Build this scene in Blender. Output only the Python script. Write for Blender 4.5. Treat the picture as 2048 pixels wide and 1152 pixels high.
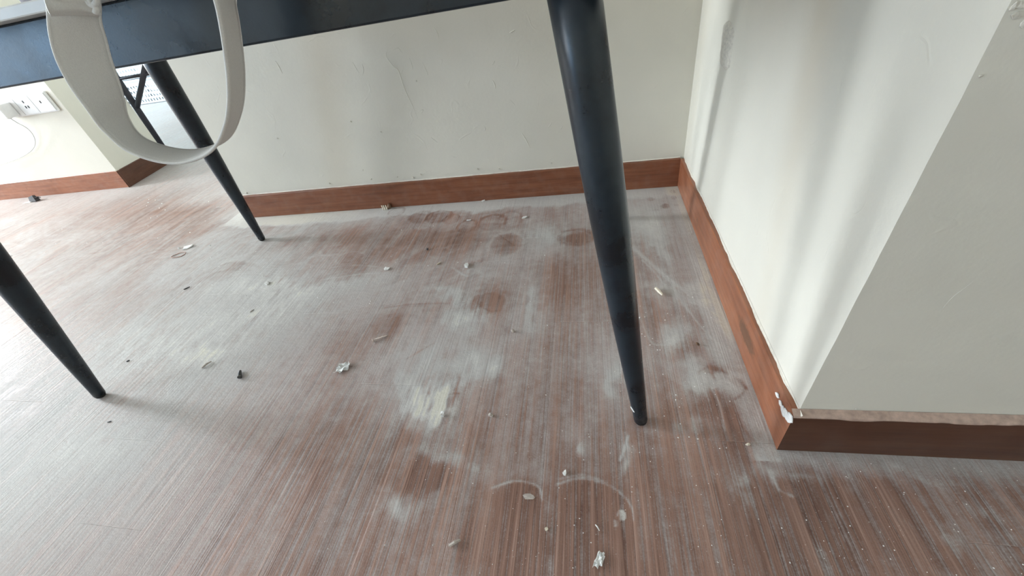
import bpy, bmesh, math, random
import numpy as np
from mathutils import Vector, Matrix

for o in list(bpy.data.objects): bpy.data.objects.remove(o, do_unlink=True)
scene = bpy.context.scene
COL = scene.collection

# ------------------------------------------------------------------ camera
F_PX = 809.54
CAM = np.array((-0.29479, -1.37512, 0.70950))
RIGHT = np.array((0.97938947, 0.13464413, -0.1505564))
UP = np.array((0.02823801, 0.64680277, 0.76213436))
FWD = np.array((-0.19999722, 0.75067778, -0.62966974))
cd = bpy.data.cameras.new('camera'); cam = bpy.data.objects.new('camera', cd); COL.objects.link(cam)
m = Matrix.Identity(4)
for i in range(3):
    m[i][0] = RIGHT[i]; m[i][1] = UP[i]; m[i][2] = -FWD[i]; m[i][3] = CAM[i]
cam.matrix_world = m
cd.sensor_width = 36.0; cd.lens = F_PX / 2048 * 36.0; cd.clip_start = 0.02
scene.camera = cam

# ------------------------------------------------------------------ light
w = bpy.data.worlds.new('world'); scene.world = w; w.use_nodes = True
w.node_tree.nodes['Background'].inputs[0].default_value = (0.62, 0.78, 1.0, 1)
w.node_tree.nodes['Background'].inputs[1].default_value = 1.0
def window_light(name, loc, rot, sx, sy, power, col):
    l = bpy.data.lights.new(name, 'AREA'); l.shape = 'RECTANGLE'; l.size = sx; l.size_y = sy
    l.energy = power; l.color = col
    o = bpy.data.objects.new(name, l); COL.objects.link(o); o.location = loc; o.rotation_euler = rot
    return o
XW = -6.50       # window wall
window_light('daylight', (XW - 0.16, -0.02, 1.52), (0, -math.pi / 2, 0), 1.3, 0.85, 210, (0.85, 0.93, 1.0))
window_light('daylight', (XW - 0.16, -2.70, 1.52), (0, -math.pi / 2, 0), 1.3, 0.8, 95, (0.86, 0.93, 1.0))
window_light('daylight', (XW - 0.16, -4.6, 1.10), (0, -math.pi / 2, 0), 2.0, 1.6, 58, (0.38, 0.66, 1.0))
window_light('daylight', (-7.66, 2.05, 1.5), (0, -math.pi / 2, 0), 1.2, 1.7, 150, (0.62, 0.81, 1.0))
scene.view_settings.view_transform = 'Standard'; scene.view_settings.look = 'None'
scene.view_settings.gamma = 1; scene.view_settings.use_curve_mapping = False
scene.view_settings.exposure = 0.78

# ------------------------------------------------------------------ helpers
rnd = random.Random(7)
def ray(u, v): return RIGHT * ((u - 1024) / F_PX) + UP * ((576 - v) / F_PX) + FWD
def at(u, v, val=0.0, ax=2):
    """world point on the plane  axis = val  that the photograph shows at (u, v)"""
    d = ray(u, v); return CAM + d * ((val - CAM[ax]) / d[ax])

def tag(o, label=None, cat=None, group=None, kind=None):
    if label: o['label'] = label
    if cat: o['category'] = cat
    if group: o['group'] = group
    if kind: o['kind'] = kind
    return o
def link(name, me, mat=None, parent=None, loc=None):
    o = bpy.data.objects.new(name, me); COL.objects.link(o)
    if mat is not None and not me.materials: me.materials.append(mat)
    if loc is not None: o.location = loc
    if parent is not None: o.parent = parent
    return o
def empty(name, loc=(0, 0, 0)):
    o = bpy.data.objects.new(name, None); COL.objects.link(o); o.location = loc; o.empty_display_size = 0.05
    return o
def obj(name, bm, mat, parent=None, smooth=False, loc=None):
    bmesh.ops.recalc_face_normals(bm, faces=bm.faces)
    me = bpy.data.meshes.new(name); bm.to_mesh(me); bm.free()
    if smooth:
        for p in me.polygons: p.use_smooth = True
    return link(name, me, mat, parent, loc)
def add_box(bm, lo, hi, bevel=0.0):
    g = bmesh.ops.create_cube(bm, size=1)
    for v in g['verts']:
        v.co = Vector([lo[i] + (v.co[i] + 0.5) * (hi[i] - lo[i]) for i in range(3)])
    if bevel > 0:
        es = list({e for v in g['verts'] for e in v.link_edges})
        bmesh.ops.bevel(bm, geom=es, offset=bevel, segments=2, affect='EDGES', profile=0.6)
def box(name, lo, hi, mat, parent=None, bevel=0.0):
    bm = bmesh.new(); add_box(bm, lo, hi, bevel); return obj(name, bm, mat, parent)
def add_prism(bm, pts, z0, z1):
    a = [bm.verts.new((x, y, z0)) for x, y in pts]; b = [bm.verts.new((x, y, z1)) for x, y in pts]
    n = len(pts)
    bm.faces.new(a[::-1]); bm.faces.new(b)
    for i in range(n): bm.faces.new((a[i], a[(i + 1) % n], b[(i + 1) % n], b[i]))
def add_tube(bm, pts, rad, seg=12, caps=True, closed=False, flat=None):
    pts = [Vector(p) for p in pts]; n = len(pts); rings = []
    rad = rad if hasattr(rad, '__len__') else [rad] * n
    prev = None
    for i in range(n):
        if closed: t = pts[(i + 1) % n] - pts[i - 1]
        else: t = pts[min(i + 1, n - 1)] - pts[max(i - 1, 0)]
        t.normalize()
        if prev is None:
            ref = Vector((0, 0, 1)) if abs(t.z) < 0.9 else Vector((1, 0, 0))
            a = t.cross(ref).normalized()
        else: a = (prev - t * prev.dot(t)).normalized()
        prev = a; b = t.cross(a)
        rings.append([bm.verts.new(pts[i] + (a * math.cos(k * 2 * math.pi / seg) + b * math.sin(k * 2 * math.pi / seg)) * rad[i]) for k in range(seg)])
    for i in range(n if closed else n - 1):
        r0, r1 = rings[i], rings[(i + 1) % n]
        for k in range(seg): bm.faces.new((r0[k], r0[(k + 1) % seg], r1[(k + 1) % seg], r1[k]))
    if caps and not closed: bm.faces.new(rings[0][::-1]); bm.faces.new(rings[-1])
def catmull(P, n):
    P = [np.asarray(p, float) for p in P]; out = []
    Q = [2 * P[0] - P[1]] + P + [2 * P[-1] - P[-2]]
    for i in range(1, len(Q) - 2):
        a, b, c, d = Q[i - 1], Q[i], Q[i + 1], Q[i + 2]
        for k in range(n):
            t = k / n
            out.append(0.5 * (2 * b + (c - a) * t + (2 * a - 5 * b + 4 * c - d) * t * t + (3 * b - a - 3 * c + d) * t ** 3))
    out.append(P[-1]); return out

# numpy value noise
def _h(ix, iy, s):
    n = (ix.astype(np.int64) * 374761393 + iy.astype(np.int64) * 668265263 + s * 1442695041) & 0x7fffffff
    n = ((n ^ (n >> 13)) * 1274126177) & 0x7fffffff
    return ((n ^ (n >> 16)) & 0xffff) / 65535.0
def vnoise(x, y, s=0):
    ix = np.floor(x); iy = np.floor(y); fx = x - ix; fy = y - iy
    fx = fx * fx * (3 - 2 * fx); fy = fy * fy * (3 - 2 * fy)
    a = _h(ix, iy, s); b = _h(ix + 1, iy, s); c = _h(ix, iy + 1, s); d = _h(ix + 1, iy + 1, s)
    return (a * (1 - fx) + b * fx) * (1 - fy) + (c * (1 - fx) + d * fx) * fy
def fbm(x, y, s=0, o=4):
    t = 0; a = 0.5; k = 0
    for i in range(o):
        t = t + a * vnoise(x, y, s + i * 17); k += a; a *= 0.5; x = x * 2.03 + 3.1; y = y * 2.03 + 1.7
    return t / k
def sstep(a, b, x):
    t = np.clip((x - a) / (b - a), 0, 1); return t * t * (3 - 2 * t)

# ------------------------------------------------------------------ materials
def mat_new(name):
    mt = bpy.data.materials.new(name); mt.use_nodes = True
    nt = mt.node_tree; return mt, nt, nt.nodes['Principled BSDF']
def nd(nt, typ, **kw):
    n = nt.nodes.new(typ)
    for k, v in kw.items():
        if k.startswith('i_'):
            key = k[2:]; n.inputs[int(key) if key.isdigit() else key.replace('_', ' ')].default_value = v
        else: setattr(n, k, v)
    return n
def L(nt, a, b): nt.links.new(a, b)
def ramp(nt, fac, stops):
    r = nd(nt, 'ShaderNodeValToRGB'); L(nt, fac, r.inputs[0])
    el = r.color_ramp.elements
    while len(el) < len(stops): el.new(0.5)
    for e, (p, c) in zip(el, stops):
        e.position = p; e.color = c if len(c) == 4 else (*c, 1)
    return r.outputs[0]
def mixc(nt, fac, a, b):
    n = nd(nt, 'ShaderNodeMix', data_type='RGBA')
    for s, i in ((fac, 0), (a, 6), (b, 7)):
        if hasattr(s, 'node'): L(nt, s, n.inputs[i])
        else: n.inputs[i].default_value = s if not isinstance(s, tuple) or len(s) == 4 else (*s, 1)
    return n.outputs[2]
def mth(nt, op, a, b=None, clamp=False):
    n = nd(nt, 'ShaderNodeMath', operation=op, use_clamp=clamp)
    for s, i in ((a, 0), (b, 1)):
        if s is None: continue
        if hasattr(s, 'node'): L(nt, s, n.inputs[i])
        else: n.inputs[i].default_value = s
    return n.outputs[0]
def posn(nt, scale=(1, 1, 1)):
    g = nd(nt, 'ShaderNodeNewGeometry'); mp = nd(nt, 'ShaderNodeMapping'); mp.inputs['Scale'].default_value = scale
    L(nt, g.outputs['Position'], mp.inputs[0]); return mp.outputs[0]
def noise(nt, vec, scale, detail=4, rough=0.55):
    n = nd(nt, 'ShaderNodeTexNoise'); L(nt, vec, n.inputs['Vector'])
    n.inputs['Scale'].default_value = scale; n.inputs['Detail'].default_value = detail; n.inputs['Roughness'].default_value = rough
    return n.outputs[0]
def bump(nt, p, h, strength, dist):
    b = nd(nt, 'ShaderNodeBump'); b.inputs['Strength'].default_value = strength; b.inputs['Distance'].default_value = dist
    L(nt, h, b.inputs['Height']); L(nt, b.outputs[0], p.inputs['Normal'])

def simple(name, col, rough=0.5, metal=0.0, var=0.12, scale=40, bmp=0.0, spec=0.5):
    mt, nt, p = mat_new(name)
    n = noise(nt, posn(nt), scale)
    lo = tuple(max(0, c * (1 - var)) for c in col); hi = tuple(min(1, c * (1 + var)) for c in col)
    L(nt, ramp(nt, n, [(0.3, lo), (0.7, hi)]), p.inputs['Base Color'])
    p.inputs['Roughness'].default_value = rough; p.inputs['Metallic'].default_value = metal
    p.inputs['Specular IOR Level'].default_value = spec
    if bmp: bump(nt, p, n, bmp, 0.002)
    return mt

def make_wall(name, col, rough=0.55):
    mt, nt, p = mat_new(name); v = posn(nt)
    big = noise(nt, v, 3.2, 3); fine = noise(nt, v, 90, 5, 0.6); mid = noise(nt, v, 22, 4, 0.6)
    c = ramp(nt, big, [(0.3, tuple(x * 0.95 for x in col)), (0.7, tuple(min(1, x * 1.03) for x in col))])
    L(nt, c, p.inputs['Base Color']); p.inputs['Roughness'].default_value = rough
    p.inputs['Specular IOR Level'].default_value = 0.35
    # trowel marks: sparse ridges from a warped band of noise
    rid = mth(nt, 'ABSOLUTE', mth(nt, 'SUBTRACT', noise(nt, v, 9, 2, 0.4), 0.5))
    rid = ramp(nt, rid, [(0.0, (1, 1, 1)), (0.012, (0, 0, 0))])
    msk = ramp(nt, noise(nt, v, 14, 2), [(0.56, (0, 0, 0)), (0.66, (1, 1, 1))])
    h = mth(nt, 'ADD', mth(nt, 'MULTIPLY', mid, 0.5), mth(nt, 'MULTIPLY', fine, 0.14))
    h = mth(nt, 'ADD', h, mth(nt, 'MULTIPLY', mth(nt, 'MULTIPLY', rid, msk), 0.22))
    bump(nt, p, h, 0.55, 0.0036)
    return mt
M = {}
M['wall'] = make_wall('wall_paint', (0.787, 0.755, 0.658))
M['ceiling'] = make_wall('ceiling_paint', (0.82, 0.81, 0.78))
M['paint'] = simple('cream_gloss_paint', (0.80, 0.75, 0.65), 0.45, var=0.08, scale=120, bmp=0.3)
M['pinkpaint'] = simple('thin_pink_paint', (0.50, 0.36, 0.29), 0.5, var=0.25, scale=90, bmp=0.3)
M['whitechip'] = simple('white_chip', (0.82, 0.81, 0.78), 0.6, var=0.08, scale=200)
M['putty'] = simple('rough_putty', (0.72, 0.68, 0.59), 0.75, var=0.15, scale=150, bmp=0.7)

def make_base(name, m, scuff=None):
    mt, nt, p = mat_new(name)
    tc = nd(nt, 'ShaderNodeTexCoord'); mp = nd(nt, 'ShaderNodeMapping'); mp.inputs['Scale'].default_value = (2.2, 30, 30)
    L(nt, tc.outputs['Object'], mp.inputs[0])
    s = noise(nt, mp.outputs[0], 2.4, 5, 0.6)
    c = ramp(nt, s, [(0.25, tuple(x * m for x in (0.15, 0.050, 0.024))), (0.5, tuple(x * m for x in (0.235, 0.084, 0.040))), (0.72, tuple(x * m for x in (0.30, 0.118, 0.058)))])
    v = posn(nt)
    sc = ramp(nt, noise(nt, v, 11, 4, 0.65), [(0.66, (0, 0, 0)), (0.72, (1, 1, 1))])
    c = mixc(nt, mth(nt, 'MULTIPLY', sc, 0.55), c, (0.11, 0.065, 0.035))
    sp = ramp(nt, noise(nt, v, 170, 2), [(0.76, (0, 0, 0)), (0.79, (1, 1, 1))])
    c = mixc(nt, mth(nt, 'MULTIPLY', sp, 0.7), c, (0.6, 0.5, 0.42))
    du = ramp(nt, noise(nt, v, 26, 4), [(0.45, (0, 0, 0)), (0.8, (1, 1, 1))])
    c = mixc(nt, mth(nt, 'MULTIPLY', du, 0.10 * m), c, (0.5, 0.44, 0.38))
    if scuff is not None:      # a dark rubbed mark on the board
        sb = nd(nt, 'ShaderNodeVectorMath', operation='SUBTRACT'); L(nt, v, sb.inputs[0]); sb.inputs[1].default_value = scuff
        ml = nd(nt, 'ShaderNodeVectorMath', operation='MULTIPLY'); L(nt, sb.outputs[0], ml.inputs[0]); ml.inputs[1].default_value = (10, 17, 48)
        ln = nd(nt, 'ShaderNodeVectorMath', operation='LENGTH'); L(nt, ml.outputs[0], ln.inputs[0])
        dd = mth(nt, 'ADD', ln.outputs['Value'], mth(nt, 'MULTIPLY', mth(nt, 'SUBTRACT', noise(nt, v, 120, 3), 0.5), 1.2))
        c = mixc(nt, mth(nt, 'MULTIPLY', ramp(nt, dd, [(0.6, (1, 1, 1)), (1.0, (0, 0, 0))]), 0.65), c, (0.10, 0.06, 0.035))
    L(nt, c, p.inputs['Base Color']); p.inputs['Roughness'].default_value = 0.36
    bump(nt, p, s, 0.25, 0.001)
    return mt
M['base'] = make_base('varnished_baseboard', 1.0); M['base_orange'] = make_base('bright_varnished_baseboard', 1.3, tuple(at(1492, 672, 0.0, 0))); M['base_dark'] = make_base('dark_baseboard', 0.42)  # one varnish in three tones, chosen board by board

def make_steel():
    mt, nt, p = mat_new('dark_powder_coated_steel'); v = posn(nt)
    a = noise(nt, v, 13, 5, 0.65); f = noise(nt, v, 420, 2)
    c = ramp(nt, a, [(0.36, (0.005, 0.008, 0.012)), (0.52, (0.011, 0.020, 0.029)), (0.75, (0.020, 0.031, 0.041))])
    sp = ramp(nt, f, [(0.79, (0, 0, 0)), (0.82, (1, 1, 1))])
    c = mixc(nt, mth(nt, 'MULTIPLY', sp, 0.35), c, (0.4, 0.4, 0.38))
    L(nt, c, p.inputs['Base Color'])
    L(nt, ramp(nt, a, [(0.35, (0.24,) * 3), (0.65, (0.36,) * 3)]), p.inputs['Roughness'])
    bump(nt, p, f, 0.12, 0.0006)
    return mt
M['steel'] = make_steel()
M['rubber'] = simple('black_rubber', (0.012, 0.012, 0.012), 0.6)
M['stone'] = simple('pale_stone_slab', (0.66, 0.66, 0.63), 0.35, var=0.1, scale=12)
M['canvas'] = simple('canvas_strap', (0.74, 0.73, 0.69), 0.85, var=0.05, scale=900, bmp=0.15)
M['canvas_edge'] = simple('canvas_binding', (0.80, 0.79, 0.75), 0.85, var=0.05, scale=700, bmp=0.1)
M['bag'] = simple('grey_bag_cloth', (0.42, 0.39, 0.41), 0.9, var=0.15, scale=60, bmp=0.6)
M['plastic'] = simple('white_plastic', (0.85, 0.85, 0.84), 0.35, var=0.03)
M['basket'] = simple('white_basket_plastic', (0.80, 0.82, 0.84), 0.4, var=0.04)
M['cable'] = simple('white_cable', (0.7, 0.7, 0.7), 0.5, var=0.04)
M['darkhole'] = simple('socket_hole', (0.02, 0.02, 0.02), 0.8)
M['darkmetal'] = simple('dark_tube_metal', (0.035, 0.034, 0.045), 0.5, metal=0.0)
M['frame'] = simple('window_frame_white', (0.8, 0.8, 0.8), 0.4, var=0.03)
M['zinc'] = simple('dull_zinc', (0.42, 0.40, 0.37), 0.35, metal=0.9, var=0.2, scale=300)
M['nail'] = simple('worn_nail_metal', (0.80, 0.70, 0.64), 0.35, metal=0.1, var=0.2, scale=300)
M['blackscrew'] = simple('black_screw_metal', (0.10, 0.10, 0.10), 0.16, metal=0.85, var=0.3, scale=400)
M['woodchip'] = simple('brown_wood_chip', (0.20, 0.115, 0.065), 0.7, var=0.5, scale=160, bmp=0.6)
M['creamchip'] = simple('cream_chip', (0.78, 0.70, 0.56), 0.6, var=0.12, scale=200)
M['band'] = simple('tan_rubber_band', (0.42, 0.25, 0.19), 0.5, var=0.1)
M['darkchip'] = simple('dark_scrap', (0.05, 0.05, 0.055), 0.6, var=0.3, scale=200)
M['greychip'] = simple('dusty_chip', (0.52, 0.46, 0.41), 0.8, var=0.15, scale=200)
def make_film(name, a, col):
    mt, nt, p = mat_new(name)
    n = noise(nt, posn(nt), 260, 3)
    L(nt, ramp(nt, n, [(0.35, tuple(c * 0.9 for c in col)), (0.65, col)]), p.inputs['Base Color'])
    p.inputs['Roughness'].default_value = 0.25; p.inputs['Alpha'].default_value = a
    return mt
M['film'] = make_film('clear_crumpled_film', 0.9, (0.90, 0.91, 0.88))

def make_pane():
    mt, nt, p = mat_new('window_glass'); nt.nodes.remove(p)
    t = nd(nt, 'ShaderNodeBsdfTransparent'); g = nd(nt, 'ShaderNodeBsdfGlossy'); g.inputs['Roughness'].default_value = 0.02
    n = noise(nt, posn(nt), 2); mx = nd(nt, 'ShaderNodeMixShader')
    L(nt, ramp(nt, n, [(0.3, (0.05,) * 3), (0.7, (0.07,) * 3)]), mx.inputs[0])
    L(nt, t.outputs[0], mx.inputs[1]); L(nt, g.outputs[0], mx.inputs[2])
    L(nt, mx.outputs[0], nt.nodes['Material Output'].inputs[0]); return mt
M['glass'] = make_pane()

def make_plank():
    mt, nt, p = mat_new('dusty_red_brown_laminate')
    oi = nd(nt, 'ShaderNodeObjectInfo')
    # the grain runs along each board; every board is cut from another place of the pattern
    g = nd(nt, 'ShaderNodeNewGeometry'); off = nd(nt, 'ShaderNodeVectorMath', operation='MULTIPLY_ADD')
    cmb = nd(nt, 'ShaderNodeCombineXYZ'); L(nt, oi.outputs['Random'], cmb.inputs[0]); L(nt, oi.outputs['Random'], cmb.inputs[1])
    L(nt, cmb.outputs[0], off.inputs[0]); off.inputs[1].default_value = (0.37, 9.0, 0); L(nt, g.outputs['Position'], off.inputs[2])
    def gm(s):
        mp = nd(nt, 'ShaderNodeMapping'); mp.inputs['Scale'].default_value = s; L(nt, off.outputs[0], mp.inputs[0]); return mp.outputs[0]
    g1 = noise(nt, gm((150, 2.2, 1)), 1.0, 3, 0.55)      # board figure, 6 mm
    g2 = noise(nt, gm((420, 5.0, 1)), 1.0, 3, 0.6)       # pores, 2 mm
    g3 = noise(nt, gm((38, 0.9, 1)), 1.0, 2, 0.5)        # broad bands
    gr = mth(nt, 'ADD', mth(nt, 'ADD', mth(nt, 'MULTIPLY', g1, 0.45), mth(nt, 'MULTIPLY', g2, 0.30)), mth(nt, 'MULTIPLY', g3, 0.25))
    wood = ramp(nt, gr, [(0.36, (0.088, 0.041, 0.030)), (0.45, (0.182, 0.097, 0.071)), (0.54, (0.305, 0.178, 0.135)), (0.64, (0.45, 0.300, 0.242))])
    tint = mth(nt, 'ADD', mth(nt, 'MULTIPLY', oi.outputs['Random'], 0.22), 0.89)
    hs = nd(nt, 'ShaderNodeHueSaturation'); L(nt, tint, hs.inputs['Value']); L(nt, wood, hs.inputs['Color']); wood = hs.outputs[0]
    at_ = nd(nt, 'ShaderNodeAttribute', attribute_name='dust'); sx = nd(nt, 'ShaderNodeSeparateColor'); L(nt, at_.outputs['Color'], sx.inputs[0])
    d, pale = sx.outputs[0], sx.outputs[1]
    v = posn(nt)
    fine = noise(nt, v, 330, 3, 0.65); mid = noise(nt, v, 48, 6, 0.72)
    # dust lies in the pores and thins out on the ridges
    pore = ramp(nt, g2, [(0.40, (1, 1, 1)), (0.56, (0, 0, 0))])
    por1 = ramp(nt, g1, [(0.42, (1, 1, 1)), (0.58, (0, 0, 0))])
    grn = mth(nt, 'ADD', mth(nt, 'MULTIPLY', pore, 0.55), mth(nt, 'MULTIPLY', por1, 0.45))
    ga = mth(nt, 'MULTIPLY', mth(nt, 'SUBTRACT', 1.12, d, clamp=True), 0.74)      # a thick coat buries the pores
    k = mth(nt, 'ADD', d, mth(nt, 'MULTIPLY', mth(nt, 'SUBTRACT', grn, 0.5), ga))
    k = mth(nt, 'ADD', k, mth(nt, 'MULTIPLY', mth(nt, 'SUBTRACT', fine, 0.5), 0.60))
    k = mth(nt, 'ADD', k, mth(nt, 'MULTIPLY', mth(nt, 'SUBTRACT', mid, 0.5), 0.85))
    k = mth(nt, 'ADD', mth(nt, 'MULTIPLY', mth(nt, 'SUBTRACT', k, 0.5), 1.25), 0.52, clamp=True)
    k = mth(nt, 'MULTIPLY', k, 0.93)
    dust = ramp(nt, pale, [(0.0, (0.485, 0.418, 0.398)), (0.45, (0.535, 0.520, 0.500)), (0.8, (0.64, 0.63, 0.60)), (1.0, (0.74, 0.72, 0.63))])
    col = mixc(nt, k, wood, dust)
    L(nt, col, p.inputs['Base Color'])
    L(nt, mth(nt, 'ADD', mth(nt, 'MULTIPLY', k, 0.30), 0.36), p.inputs['Roughness'])
    L(nt, mth(nt, 'SUBTRACT', 0.42, mth(nt, 'MULTIPLY', k, 0.30)), p.inputs['Specular IOR Level'])
    h = mth(nt, 'ADD', mth(nt, 'MULTIPLY', gr, 0.9), mth(nt, 'MULTIPLY', mth(nt, 'MULTIPLY', mid, d), 0.5))
    h = mth(nt, 'ADD', h, mth(nt, 'MULTIPLY', fine, 0.12))
    bump(nt, p, h, 0.6, 0.0030)
    return mt
M['plank'] = make_plank()
M['subfloor'] = simple('grey_brown_subfloor', (0.26, 0.20, 0.17), 0.6, var=0.2, scale=6)

# ------------------------------------------------------------------ room shell
H = 2.60
BT = 0.012          # baseboard thickness
BH = 0.10           # baseboard height
YC = -0.9768        # face of the near right baseboard
def struct(o): o['kind'] = 'structure'; return o

fl = struct(box('floor', (-7.6, -5.7, -0.06), (2.3, 4.0, -0.013), M['subfloor']))
struct(box('ceiling', (-7.7, -5.8, H), (2.4, 4.1, H + 0.1), M['ceiling']))

# back wall
XE = -1.765
wb = struct(box('wall_back', (XE, BT, 0), (BT, 0.32, H), M['wall']))
# the projecting block on the right: two walls that meet in an uneven plastered corner
zs = [0, 0.06, 0.1] + [0.1 + 0.02 * i for i in range(1, 41)] + [1.3, 2.0, H]
jit = [((rnd.random() - 0.5) * 0.0005, (rnd.random() - 0.5) * 0.0005) for _ in zs]
def corner_wall(name, side):
    bm = bmesh.new(); rows = []
    for z, (a, b) in zip(zs, jit):
        c = (BT + a, YC + BT + b)
        P = [c, (BT, BT), (0.212, BT), (0.212, YC + 0.212)] if side == 'right' else [c, (0.212, YC + 0.212), (2.2, YC + 0.212), (2.2, YC + BT)]
        rows.append([bm.verts.new((x, y, z)) for x, y in P])
    for i in range(len(rows) - 1):
        for k in range(4): bm.faces.new((rows[i][k], rows[i][(k + 1) % 4], rows[i + 1][(k + 1) % 4], rows[i + 1][k]))
    bm.faces.new(rows[0][::-1]); bm.faces.new(rows[-1])
    return struct(obj(name, bm, M['wall']))
wr = corner_wall('wall_right', 'right'); wf = corner_wall('wall_front', 'front')

# the wall with the sockets beyond the table, its end face turned to the passage
FX, FY = -2.956, 0.489
def prism(name, pts, z0, z1, mat, parent=None):
    bm = bmesh.new(); add_prism(bm, pts, z0, z1); return obj(name, bm, mat, parent)
wfar = struct(prism('wall_far', [(XW, FY + BT - 0.018), (FX - BT, FY + BT), (-3.005 - BT, 0.870), (XW, 0.870)], 0, H, M['wall']))
# window wall with two openings, rear and side walls, passage walls
WIN = [(-0.45, 0.41, 0.85, 2.20), (-3.12, -2.28, 0.85, 2.20), (-5.40, -3.80, 0.06, 2.12)]
def wall_with_windows():
    bm = bmesh.new(); ys = -5.7
    for (y0, y1, z0, z1) in sorted(WIN):
        add_box(bm, (XW - 0.12, ys, 0), (XW, y0, H))
        add_box(bm, (XW - 0.12, y0, 0), (XW, y1, z0)); add_box(bm, (XW - 0.12, y0, z1), (XW, y1, H)); ys = y1
    add_box(bm, (XW - 0.12, ys, 0), (XW, 0.87, H))
    return struct(obj('wall_left', bm, M['wall']))
wall_with_windows()
for i, (y0, y1, z0, z1) in enumerate(WIN):
    t = struct(empty('window_%d' % (i + 1), (0, 0, 0)))
    bm = bmesh.new(); x0, x1, f = XW - 0.09, XW - 0.04, 0.045
    add_box(bm, (x0, y0, z0), (x1, y1, z0 + f)); add_box(bm, (x0, y0, z1 - f), (x1, y1, z1))
    ym = (y0 + y1) / 2
    for ya in (y0, ym - f / 2, y1 - f): add_box(bm, (x0, ya, z0 + f), (x1, ya + f, z1 - f))
    obj('window_frame', bm, M['frame'], t)
    for a, b in ((y0 + f, ym - f / 2), (ym + f / 2, y1 - f)): box('pane', (XW - 0.068, a, z0 + f), (XW - 0.062, b, z1 - f), M['glass'], t)
struct(box('wall_rear', (XW - 0.12, -5.8, 0), (2.3, -5.7, H), M['wall']))
struct(box('wall_side', (2.2, -5.7, 0), (2.3, YC + 0.212, H), M['wall']))
struct(box('wall_passage_right', (XE, 0.32, 0), (XE + 0.12, 3.86, H), M['wall']))
struct(box('wall_passage_end', (-7.5, 3.74, 0), (XE, 3.86, H), M['wall']))
struct(box('wall_passage_near', (-7.5, 0.75, 0), (XW - 0.12, 0.87, H), M['wall']))
def passage_left():
    bm = bmesh.new(); a, b, c, d, x0, x1 = 1.2, 2.9, 0.90, 2.10, -7.62, -7.5
    add_box(bm, (x0, 0.75, 0), (x1, a, H)); add_box(bm, (x0, b, 0), (x1, 3.86, H))
    add_box(bm, (x0, a, 0), (x1, b, c)); add_box(bm, (x0, a, d), (x1, b, H))
    struct(obj('wall_passage_left', bm, M['wall']))
passage_left()

# ------------------------------------------------------------------ floor boards, with the dust that lies on them
def blob_r(u, v, ru, rv):
    """centre and radii in metres on the floor of a mark seen at (u, v)"""
    c = at(u, v); dx = abs(at(u + ru, v)[0] - c[0]); dy = abs(at(u, v + rv)[1] - c[1])
    return c[0], c[1], dx, dy
# heaps of pale plaster dust: u, v, ru, rv, amount, paleness
PILES = [(845,815,48,38,.75,.9),(880,790,40,26,.55,.6),(905,775,30,24,.4,.55),(870,825,62,40,.35,.6),(940,640,34,26,.55,.5),(945,728,34,28,.6,.5),(985,730,26,16,.35,.5),
 (850,720,75,40,.30,.35),(830,770,40,25,.35,.45),(520,572,95,26,.45,.45),(600,585,60,22,.40,.4),(560,620,80,30,.30,.35),(480,640,70,30,.2,.3),(690,560,60,18,.2,.4),
 (1345,672,34,20,.75,.45),(1335,690,20,14,.4,.5),(1395,745,40,34,.55,.4),(1440,762,30,24,.6,.45),(1385,775,26,26,.35,.4),(1420,690,34,28,.45,.4),(1450,640,30,40,.45,.35),
 (1350,575,40,16,.45,.4),(1380,600,36,26,.5,.4),(1400,560,26,50,.35,.4),(1480,980,30,30,.45,.4),(1540,950,34,28,.4,.35),(1500,1020,24,22,.35,.4),(1600,960,50,14,.3,.35),
 (800,1010,44,22,.4,.3),(900,910,60,26,.35,.3),(945,950,30,18,.3,.3),(1250,900,22,26,.35,.5),(1245,925,10,14,.35,.6),(1232,740,22,22,.5,.55),(1225,780,14,22,.4,.5),
 (1370,870,14,14,.35,.4),(1640,1120,40,20,.25,.35),(1900,1080,22,20,.4,.5),(1960,1010,50,20,.2,.3),(1870,960,60,12,.25,.4),(1100,470,50,22,.3,.35),(1080,640,22,36,.4,.35),(1065,600,18,40,.35,.35),
 (930,600,44,26,.35,.4),(900,640,40,24,.3,.35),(890,580,40,14,.3,.4),(955,545,40,12,.25,.4),(1320,500,16,60,.5,.4),(1290,450,30,30,.45,.4),
 (300,700,160,80,.2,.3),(150,900,120,60,.15,.3),(430,700,60,30,.15,.4),(1165,880,12,14,.5,.4),(1395,860,10,12,.4,.4)]
# trodden or wiped places and one painted shadow: u, v, ru, rv, amount
CLEAR_AND_SHADOW = [(1018,488,32,24,.35),(1152,476,30,14,.6),(975,600,46,30,.42),(780,648,34,26,.30),(860,950,46,30,.42),(845,975,44,26,.30),(820,880,30,20,.25),(1030,985,56,34,.45),
 (1185,1010,78,64,.50),(1190,1110,100,60,.42),(1000,1090,110,70,.25),(1110,560,40,50,.2),(1150,560,50,70,.22),(1130,680,60,60,.2),(1110,780,70,60,.18),(1360,700,42,22,.40),
 (1430,820,36,48,.40),(1425,740,44,14,.45),(1470,770,20,12,.3),(1480,850,30,50,.3),(1460,905,30,26,.2),(330,430,120,26,.30),(230,415,90,20,.15),(420,455,60,16,.2),
 (640,480,120,26,.22),(760,470,90,30,.28),(830,500,70,36,.25),(900,480,60,26,.25),(700,520,90,30,.18),(1240,560,70,60,.1),(10,650,60,40,.45),(1300,640,30,60,.22),(1700,1010,140,50,.12),(1790,1100,150,50,.15),  # the patch at the left edge is a cast shadow painted as thin dust
 (1350,830,50,30,.2),(1010,455,0.1,0.1,0),(690,700,60,30,.1),(720,810,50,30,.22),(700,850,60,30,.15),(1310,770,60,40,.15),(1070,870,50,60,.15),(1130,930,30,60,.15)]
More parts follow.
